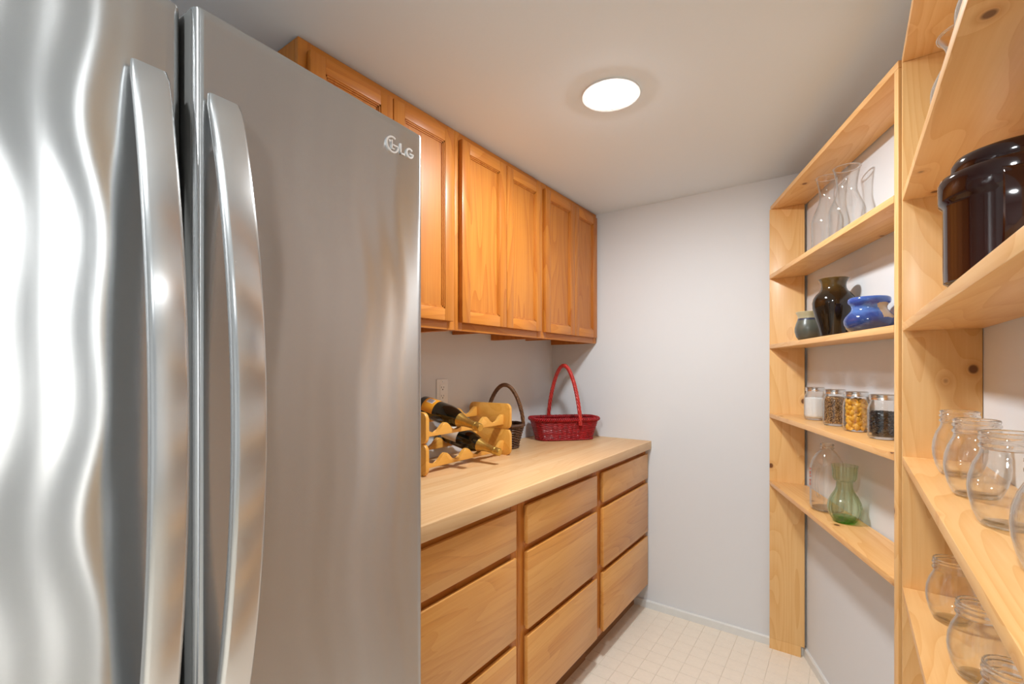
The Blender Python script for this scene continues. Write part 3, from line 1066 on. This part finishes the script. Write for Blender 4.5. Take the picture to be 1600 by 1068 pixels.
# ------------------------------------------------------------------ mason jars with their contents
def mason_jar(loc, label, rz):
    t = thing('preserving_jar', label, 'jar', loc, rz)
    out = [(0.031, 0.001), (0.0345, 0.002), (0.0378, 0.008), (0.0390, 0.018), (0.0390, 0.084), (0.0380, 0.093), (0.0352, 0.102), (0.0322, 0.109), (0.0312, 0.113), (0.0312, 0.128)]
    inn = [(r - 0.0018, z) for r, z in reversed(out) if z > 0.006]

    def square(a, i):
        return 1.0 if i > 12 else 1 + 0.018 * math.cos(4 * a)
    MB().lathe([(0, 0.0015)] + out + inn + [(0, 0.005)], 56).build('bowl', M_GLASS, t, 60)
    MB().lathe([(0.0320, 0.1170), (0.0338, 0.1175), (0.0330, 0.1205), (0.0340, 0.1225), (0.0330, 0.126), (0.0340, 0.1285), (0.0336, 0.1318), (0.0310, 0.133), (0.029, 0.1325)], 56).build('screw_band', M_LID, t, 40)
    MB().lathe([(0.0300, 0.1322), (0.026, 0.1328), (0, 0.1324)], 40).build('lid_disc', M_LID, t, 40)
    return t


def in_cyl(R, z0, z1):
    a = random.random() * 2 * PI
    return R * math.cos(a), R * math.sin(a), z0 + (z1 - z0) * random.random(), a


def grains(mb, n, R, z0, z1, size, jit=0.3):
    """n small pointed seeds packed against the glass and on top"""
    for k in range(n):
        if k % 5:
            x, y, z, a = in_cyl(R - random.random() * size[0] * 0.5, z0, z1)
        else:
            r = R * math.sqrt(random.random()) * 0.95
            a = random.random() * 2 * PI
            x, y, z = r * math.cos(a), r * math.sin(a), z1 + random.random() * size[0] * 0.4
        Mx = Matrix.Translation((x, y, z)) @ Matrix.Rotation(random.random() * 6.3, 4, 'Z') @ Matrix.Rotation(random.random() * 3, 4, 'X') @ Matrix.Diagonal((*size, 1))
        vs = [Mx @ Vector(p) for p in ((1, 0, 0), (-1, 0, 0), (0, 1, 0), (0, -1, 0), (0, 0, 1), (0, 0, -1))]
        mb.raw(vs, ((0, 2, 4), (2, 1, 4), (1, 3, 4), (3, 0, 4), (2, 0, 5), (1, 2, 5), (3, 1, 5), (0, 3, 5)))


Z2 = SHELF_TOP[1] + EPS
jar_at = []
for s, d in ((0.262, 0.098), (0.455, 0.096), (0.612, 0.100), (0.787, 0.097)):
    jar_at.append(diag_pt(s, d))
labels = ['lidded glass jar of white sugar, first from the far wall', 'lidded glass jar of brown grain, second from the far wall',
          'lidded glass jar of yellow shell pasta, third from the far wall', 'lidded glass jar of black beans, next to the middle upright']
for (x, y), lb, rz in zip(jar_at, labels, (0.3, 1.4, 2.2, 0.9)):
    mason_jar((x, y, Z2), lb, rz)
(x, y) = jar_at[0]
o = MB().lathe([(0, 0.0078), (0.027, 0.0084), (0.0335, 0.013), (0.0348, 0.020), (0.0348, 0.088), (0.028, 0.091), (0.012, 0.0935), (0, 0.094)], 40).build(
    'sugar', plain('sugar_white', srgb(238, 238, 236), 0.8, var=0.03, scale=400, bump=0.3, bscale=900), None, 50, (x, y, Z2))
tag(o, 'white sugar filling the first lidded jar', 'sugar', kind='stuff')
(x, y) = jar_at[1]
m = MB().lathe([(0, 0.0078), (0.027, 0.0084), (0.0298, 0.014), (0.0298, 0.099), (0.027, 0.106), (0, 0.108)], 32)
grains(m, 3000, 0.0306, 0.017, 0.100, (0.0034, 0.0013, 0.0012))
tg = NT('grain_brown')
nz = tg.noise(tg.coords(), 260, 2, 0.5)
tg.link(tg.ramp(nz, [(0.36, srgb(70, 44, 22)), (0.5, srgb(142, 104, 62)), (0.64, srgb(206, 168, 112))]), tg.b.inputs['Base Color'])
tg.b.inputs['Roughness'].default_value = 0.6
o = m.build('grain', tg.m, None, 0, (x, y, Z2))
tag(o, 'brown grain filling the second lidded jar', 'grain', kind='stuff')
(x, y) = jar_at[3]
m = MB().lathe([(0, 0.0078), (0.027, 0.0084), (0.0275, 0.014), (0.0275, 0.076), (0.025, 0.080), (0, 0.081)], 32)
grains(m, 900, 0.0285, 0.017, 0.079, (0.0052, 0.0032, 0.0030))
o = m.build('beans', plain('bean_black', srgb(34, 30, 30), 0.3, var=0.2, scale=200), None, 60, (x, y, Z2))
tag(o, 'black beans filling the jar next to the upright', 'beans', kind='stuff')
# pasta shells, one by one
(x, y) = jar_at[2]
M_PASTA = plain('pasta_yellow', srgb(228, 168, 40), 0.45, var=0.12, scale=80)
vs, fs = [], []
nu, nv = 9, 7
for layer in (0, 1):
    for i in range(nu):
        u = i / (nu - 1)
        for j in range(nv):
            v = -1.25 + 2.5 * j / (nv - 1)
            rr = 0.0072 * math.sin(PI * (0.08 + 0.84 * u)) ** 0.7 * (1 - 0.10 * layer * 1.6)
            rr *= 1 + 0.05 * (j % 2)
            curl = 1.0 + 0.25 * (abs(v) / 1.25) ** 3
            vs.append((0.0115 * (2 * u - 1), rr * math.sin(v * 1.15) * curl, rr * math.cos(v * 1.15) - 0.002))
o1 = nu * nv
for i in range(nu - 1):
    for j in range(nv - 1):
        p = i * nv + j
        fs.append((p, p + 1, p + nv + 1, p + nv))
        fs.append((o1 + p, o1 + p + nv, o1 + p + nv + 1, o1 + p + 1))
for i in range(nu - 1):
    for j in (0, nv - 1):
        p = i * nv + j
        fs.append((p, p + nv, o1 + p + nv, o1 + p))
for j in range(nv - 1):
    for i in (0, nu - 1):
        p = i * nv + j
        fs.append((p, p + 1, o1 + p + 1, o1 + p))
shell0 = MB().raw(vs, fs).build('pasta_shell', M_PASTA, None, 60)
tag(shell0, 'yellow shell pasta piece inside the third lidded jar', 'pasta', 'pasta shells in the third jar')
first = True
for row in range(8):
    for ring_r, cnt in ((0.0255, 9), (0.0105, 3)):
        for k in range(cnt):
            a = 2 * PI * (k + 0.5 * (row % 2) + random.uniform(-0.15, 0.15)) / cnt
            sh = shell0 if first else shell0.copy()
            if not first:
                COL.objects.link(sh)
            first = False
            z = 0.0155 + row * 0.0121 + random.uniform(-0.0015, 0.0015)
            sh.location = (x + ring_r * math.cos(a), y + ring_r * math.sin(a), Z2 + z)
            sh.rotation_euler = (Matrix.Rotation(a, 3, 'Z') @ Matrix.Rotation(random.choice((1, 1, 1, -1)) * PI / 2 + random.uniform(-0.5, 0.5), 3, 'Y') @ Matrix.Rotation(random.uniform(0, 6.28), 3, 'Z')).to_euler()

# ------------------------------------------------------------------ milk jug and green vase
Z1s = SHELF_TOP[0] + EPS
x, y = diag_pt(0.452, 0.072)
t = thing('milk_bottle', 'clear glass milk bottle with a side handle and faded red print behind the green vase', 'bottle', (x, y, Z1s), 0)
out = [(0.040, 0.001), (0.046, 0.002), (0.0525, 0.009), (0.0545, 0.020), (0.0545, 0.150), (0.0535, 0.165), (0.0490, 0.182), (0.0400, 0.200), (0.0290, 0.216), (0.0215, 0.224), (0.0195, 0.2265)]


def sq(a, i):
    return 1 + 0.045 * math.cos(4 * a) * 0.5


inn = [(r - 0.0022, z) for r, z in reversed(out) if z > 0.006]
MB().lathe([(0, 0.002)] + out + inn + [(0, 0.007)], 64, mod=lambda a, i: 1 + 0.02 * math.cos(4 * a)).build('body', M_GLASS, t, 60)
MB().lathe([(0, 0.002), (0.040, 0.001), (0.048, 0.006), (0.047, 0.009), (0, 0.009)], 48).build('thick_base', M_GLASSB, t, 60)
MB().lathe([(0.0195, 0.2265), (0.0225, 0.229), (0.0225, 0.233), (0.0195, 0.2345), (0.0195, 0.238), (0.0222, 0.2395), (0.0222, 0.2455), (0.0205, 0.247), (0.0178, 0.246), (0.0175, 0.2265)], 40, closed=True).build('neck_ring', M_GLASSR, t, 60)
va = math.atan2(-y, -x)     # towards the camera
hp = []
for i in range(21):
    u = i / 20
    r = 0.0535 + 0.020 * math.sin(PI * u) ** 0.6 if 0 < i < 20 else 0.0525
    hp.append((r, 0, 0.160 - 0.105 * u))
MB().tube(hp, 0.0052, 10).xf(Matrix.Rotation(va - 0.45, 4, 'Z')).build('handle', M_GLASS, t, 60)
M_RED = plain('red_print', srgb(186, 92, 72), 0.5)
pr = MB()
for z0, z1, a0, a1 in ((0.148, 0.154, -0.14, 0.14), (0.130, 0.142, -0.10, 0.10), (0.122, 0.126, -0.16, 0.16), (0.090, 0.112, -0.12, -0.05), (0.090, 0.096, -0.05, 0.10), (0.106, 0.112, -0.05, 0.10), (0.096, 0.106, 0.05, 0.10)):
    pr.lathe([(0.0559, z0), (0.0559, z1)], 6, va - 1.25 + a0, va - 1.25 + a1)
pr.build('red_print', M_RED, t, 0)

x, y = diag_pt(0.585, 0.076)
t = thing('bulb_vase', 'green ribbed glass hyacinth vase with a cupped rim', 'vase', (x, y, Z1s))
out = [(0.026, 0.001), (0.030, 0.002), (0.036, 0.010), (0.0435, 0.024), (0.0475, 0.040), (0.0480, 0.053), (0.0450, 0.070), (0.0370, 0.089), (0.0280, 0.105), (0.0235, 0.118), (0.0228, 0.132), (0.0232, 0.139),
       (0.0300, 0.143), (0.0335, 0.150), (0.0345, 0.160), (0.0350, 0.178), (0.0368, 0.191), (0.0372, 0.194)]
inn = [(r - 0.002, z) for r, z in reversed(out) if z > 0.008]
MB().lathe([(0, 0.002)] + out + inn + [(0, 0.007)], 96, mod=lambda a, i: 1 + 0.05 * abs(math.cos(8 * a))).build('body', M_GREEN, t, 60)
MB().lathe([(0, 0.0015), (0.027, 0.001), (0.033, 0.006), (0.0375, 0.015), (0.0340, 0.019), (0, 0.017)], 48).build('thick_base', M_GREENB, t, 60)

# ------------------------------------------------------------------ wine rack and bottles
RX0, RX1 = -1.490, -1.250
RY0, RY1 = 1.200, 1.735
t = thing('wine_rack', 'two-tier slatted wooden wine rack with scalloped rails on the countertop', 'wine rack', (RX0, RY0, CT1))
W, L = RX1 - RX0, RY1 - RY0


def rounded(u0, u1, v0, v1, r, n=5):
    pts = []
    for cu, cv, a0 in ((u1 - r, v1 - r, 0), (u0 + r, v1 - r, 90), (u0 + r, v0 + r, 180), (u1 - r, v0 + r, 270)):
        for i in range(n + 1):
            a = math.radians(a0 + 90 * i / n)
            pts.append((cu + r * math.cos(a), cv + r * math.sin(a)))
    return pts


TIER = ((0.0, 0.118), (0.119, 0.235))
SLOT = 0.1245
for k, (z0, z1) in enumerate(TIER):
    for y0 in (0.0, L - 0.016):
        MB().prism(rounded(0, W, z0, z1, 0.022), 'y', y0, y0 + 0.016, 0.003).build('end_panel', M_RACK, t)
    for xa, lo in ((W - 0.052, 0.020), (0.030, 0.050)):
        pts = []
        zb = z0 + lo
        n = 72
        y0, y1 = 0.016, L - 0.016
        first_c = 0.078
        for i in range(n + 1):
            yy = y0 + (y1 - y0) * i / n
            c = math.cos(2 * PI * (yy - first_c) / SLOT)
            # broad rounded dips, narrow crests
            top = zb + 0.012 + 0.034 * ((1 - c) / 2) ** 1.5
            pts.append((yy, top))
        out = [(y0, zb)] + [(y1, zb)] + list(reversed(pts))
        MB().prism([(u, v) for u, v in out], 'x', xa, xa + 0.018, 0.002).build('scalloped_rail', M_RACK, t)

M_BOTTLE = plain('bottle_glass', srgb(16, 18, 12), 0.06, 0.0, 0.6, var=0.1)
M_FOIL = plain('gold_foil', srgb(206, 172, 92), 0.32, 0.85, var=0.12, scale=60, bump=0.5, bscale=180)
M_WLAB = plain('white_label', srgb(226, 214, 196), 0.6)
M_OLAB = plain('orange_label', srgb(236, 160, 40), 0.5)
M_BAR = plain('barcode_purple', srgb(110, 104, 140), 0.6)


def bottle(base, tip, label, kind):
    B, T = Vector(base), Vector(tip)
    dz = (T - B).normalized()
    q = dz.to_track_quat('Z', 'X')
    t = thing('wine_bottle', label, 'bottle', base)
    t.rotation_mode = 'QUATERNION'
    t.rotation_quaternion = q
    R = 0.0435
    pr = [(0, 0.012), (0.025, 0.003), (0.036, 0.0), (0.0415, 0.004), (R, 0.012), (R, 0.150), (0.0425, 0.165), (0.0385, 0.185), (0.0315, 0.207), (0.0245, 0.225), (0.0195, 0.240), (0.0165, 0.255), (0.0150, 0.262)]
    MB().lathe(pr, 56).build('glass_body', M_BOTTLE, t, 50)
    fo = [(0.0285, 0.2165), (0.0250, 0.2262), (0.0200, 0.241), (0.0172, 0.256), (0.0158, 0.275), (0.0150, 0.292), (0.0168, 0.294), (0.0168, 0.301), (0.0153, 0.303), (0.0158, 0.306), (0.0160, 0.322), (0.0145, 0.327), (0, 0.3275)]
    MB().lathe(fo, 40, mod=lambda a, i: 1 + (0.03 * math.sin(9 * a + i * 2) if 0 < i < 10 else 0)).build('foil_cap', M_FOIL, t, 40)
    # label turned to face the room (local direction of world up/right)
    up = q.inverted() @ Vector((0.45, -0.35, 0.82))
    a = math.atan2(up.y, up.x)
    if kind == 'white':
        MB().lathe([(R + 0.0004, 0.030), (R + 0.0004, 0.118)], 28, a - 1.5, a + 1.5).build('paper_label', M_WLAB, t)
    else:
        lb = MB().lathe([(R + 0.0004, 0.034), (R + 0.0004, 0.098)], 28, a - 1.35, a + 1.35).build('paper_label', M_OLAB, t)
        MB().lathe([(R + 0.0008, 0.046), (R + 0.0008, 0.082)], 10, a - 0.15, a + 0.40).build('barcode_patch', M_WLAB, lb)
        bars = MB()
        for i in range(9):
            bars.lathe([(R + 0.0011, 0.050), (R + 0.0011, 0.078)], 2, a - 0.09 + i * 0.05, a - 0.07 + i * 0.05 + 0.012 * (i % 2))
        bars.build('barcode_lines', M_BAR, lb, 0)
    return t


bottle((-1.478, 1.4025, 1.152), (-1.158, 1.4025, 1.080), 'champagne bottle with an orange label and gold foil on the upper tier of the rack', 'orange')
bottle((-1.480, 1.527, 1.030), (-1.160, 1.527, 0.966), 'champagne bottle with a white label and gold foil on the lower tier of the rack', 'white')


# ------------------------------------------------------------------ baskets
def superloop(a, b, p, n):
    """rounded-rectangle loop (superellipse), evenly spaced points with outward normals"""
    raw = []
    N = n * 8
    for i in range(N):
        th = 2 * PI * i / N
        c, s = math.cos(th), math.sin(th)
        raw.append(Vector((a * math.copysign(abs(c) ** (2 / p), c), b * math.copysign(abs(s) ** (2 / p), s))))
    d = [0.0]
    for i in range(N):
        d.append(d[-1] + (raw[(i + 1) % N] - raw[i]).length)
    tot = d[-1]
    res = []
    j = 0
    for k in range(n):
        tgt = tot * k / n
        while d[j + 1] < tgt:
            j += 1
        u = (tgt - d[j]) / max(1e-9, d[j + 1] - d[j])
        res.append(raw[j % N].lerp(raw[(j + 1) % N], u))
    nor = []
    for k in range(n):
        tg_ = res[(k + 1) % n] - res[k - 1]
        nor.append(Vector((tg_.y, -tg_.x)).normalized())
    return res, nor, tot


def basket(label, loc, rz, a0, b0, a1, b1, p, h, rows, stakes, wr, arch, mats, twist_r, weave=0.003, rim=(0.0052, 0.0044)):
    t = thing('wicker_basket', label, 'basket', loc, rz)
    wv = MB()
    n = stakes * 6
    for r in range(rows):
        u = (r + 0.5) / rows
        a, b = a0 + (a1 - a0) * u, b0 + (b1 - b0) * u
        pts, nor, tot = superloop(a, b, p, n)
        path = []
        for k in range(n):
            off = weave * math.cos(PI * k / 6 + PI * r) + random.uniform(-0.0005, 0.0005)
            q = pts[k] + nor[k] * off
            path.append((q.x, q.y, 0.006 + (h - 0.016) * u + random.uniform(-0.0006, 0.0006)))
        wv.tube(path, wr * random.uniform(0.88, 1.08), 5, cyc=True)
    tag(wv.build('woven_side', mats[0], t, 70), kind='stuff')
    st = MB()
    pb, nb_, _ = superloop(a0, b0, p, stakes)
    pt_, nt_, _ = superloop(a1, b1, p, stakes)
    for k in range(stakes):
        st.tube([(pb[k].x, pb[k].y, 0.001), ((pb[k].x + pt_[k].x) / 2, (pb[k].y + pt_[k].y) / 2, h / 2), (pt_[k].x, pt_[k].y, h - 0.004)], 0.0022, 5)
    tag(st.build('stakes', mats[1], t, 70), kind='stuff')
    # base and foot braid
    bs = MB()
    for r in range(7):
        f = 0.12 + 0.86 * r / 6
        pts, nor, _ = superloop(a0 * f, b0 * f, p, 48)
        bs.tube([(q.x, q.y, 0.004) for q in pts], 0.004, 5, cyc=True)
    bo, _, _ = superloop(a0, b0, p, 48)
    bs.prism([(q.x, q.y) for q in bo], 'z', 0.0005, 0.005)
    bs.build('base', mats[1], t, 60)

    def braid(name, a, b, z, R, rs, turns, mat):
        m = MB()
        nn = 260
        pts, nor, _ = superloop(a, b, p, nn)
        for s in range(3):
            path = []
            for k in range(nn):
                ph = 2 * PI * (turns * k / nn + s / 3)
                q = pts[k] + nor[k] * (R * math.cos(ph) + random.uniform(-0.0006, 0.0006))
                path.append((q.x, q.y, z + R * math.sin(ph) + random.uniform(-0.0006, 0.0006)))
            m.tube(path, rs, 6, cyc=True)
        m.build(name, mat, t, 70)
    braid('rim_braid', a1, b1, h - rim[0], rim[0], rim[1], 30, mats[2])
    braid('foot_braid', a0 + 0.001, b0 + 0.001, 0.0075, 0.0035, 0.0032, 22, mats[2])
    # twisted arched handle; arch(u) gives the centre line
    hm = MB()
    nn = 220
    C = [Vector(arch(i / (nn - 1))) for i in range(nn)]
    for s in range(4):
        path = []
        for i in range(nn):
            tn = (C[min(i + 1, nn - 1)] - C[max(i - 1, 0)]).normalized()
            ref = (C[-1] - C[0]).cross(Vector((0, 0, 1))).normalized()
            sd = ref
            up = sd.cross(tn).normalized()
            ph = 2 * PI * (13 * i / nn + s / 4)
            path.append(C[i] + (sd * math.cos(ph) + up * math.sin(ph)) * twist_r * 0.55)
        hm.tube(path, twist_r * 0.56, 6)
    hm.build('handle', mats[3], t, 70)
    return t


def wicker(name, c0, c1, rough=0.35, coat=0.4):
    t = NT(name)
    v = t.noise(t.coords((1, 1, 1)), 60, 3, 0.6)
    t.link(t.ramp(v, [(0.3, c0), (0.7, c1)]), t.b.inputs['Base Color'])
    t.b.inputs['Roughness'].default_value = rough
    t.b.inputs['Coat Weight'].default_value = coat
    t.b.inputs['Coat Roughness'].default_value = 0.1
    return t.m


RED1 = wicker('red_wicker', srgb(120, 2, 12), srgb(178, 8, 24), 0.48, 0.08)
RED2 = wicker('red_wicker_handle', srgb(160, 14, 18), srgb(206, 52, 42), 0.32, 0.6)
rc = math.radians(48.0)


def red_arch(u):
    # legs stand on the two long sides, a little apart along the length
    x = -0.062 + 0.124 * u
    y = 0.098 - 0.196 * u
    z = 0.085 + 0.325 * math.sin(PI * u) ** 0.62
    k = 1.0
    return (x * k, y * k, z)


basket('bright red glossy wicker basket with a tall arched handle in the counter corner', (-1.297, 2.300, CT1), rc,
       0.155, 0.070, 0.187, 0.094, 4.0, 0.124, 22, 34, 0.0031, red_arch, (RED1, RED1, RED1, RED2), 0.0105, 0.0016, (0.0078, 0.0044))
BR1 = wicker('brown_wicker', srgb(52, 30, 16), srgb(104, 66, 38), 0.5, 0.15)
BR2 = wicker('brown_wicker_handle', srgb(62, 36, 18), srgb(128, 84, 44), 0.45, 0.2)


def brown_arch(u):
    x = -0.094 + 0.188 * u
    z = 0.02 + 0.088 + 0.205 * math.sin(PI * u) ** 0.55
    return (x, 0.0, z)


basket('small dark brown round wicker basket with a twisted hoop handle behind the wine rack', (-1.398, 1.880, CT1), math.atan2(0.13, 0.14),
       0.066, 0.066, 0.094, 0.094, 2.0, 0.120, 17, 22, 0.0036, brown_arch, (BR1, BR1, BR1, BR2), 0.0095)
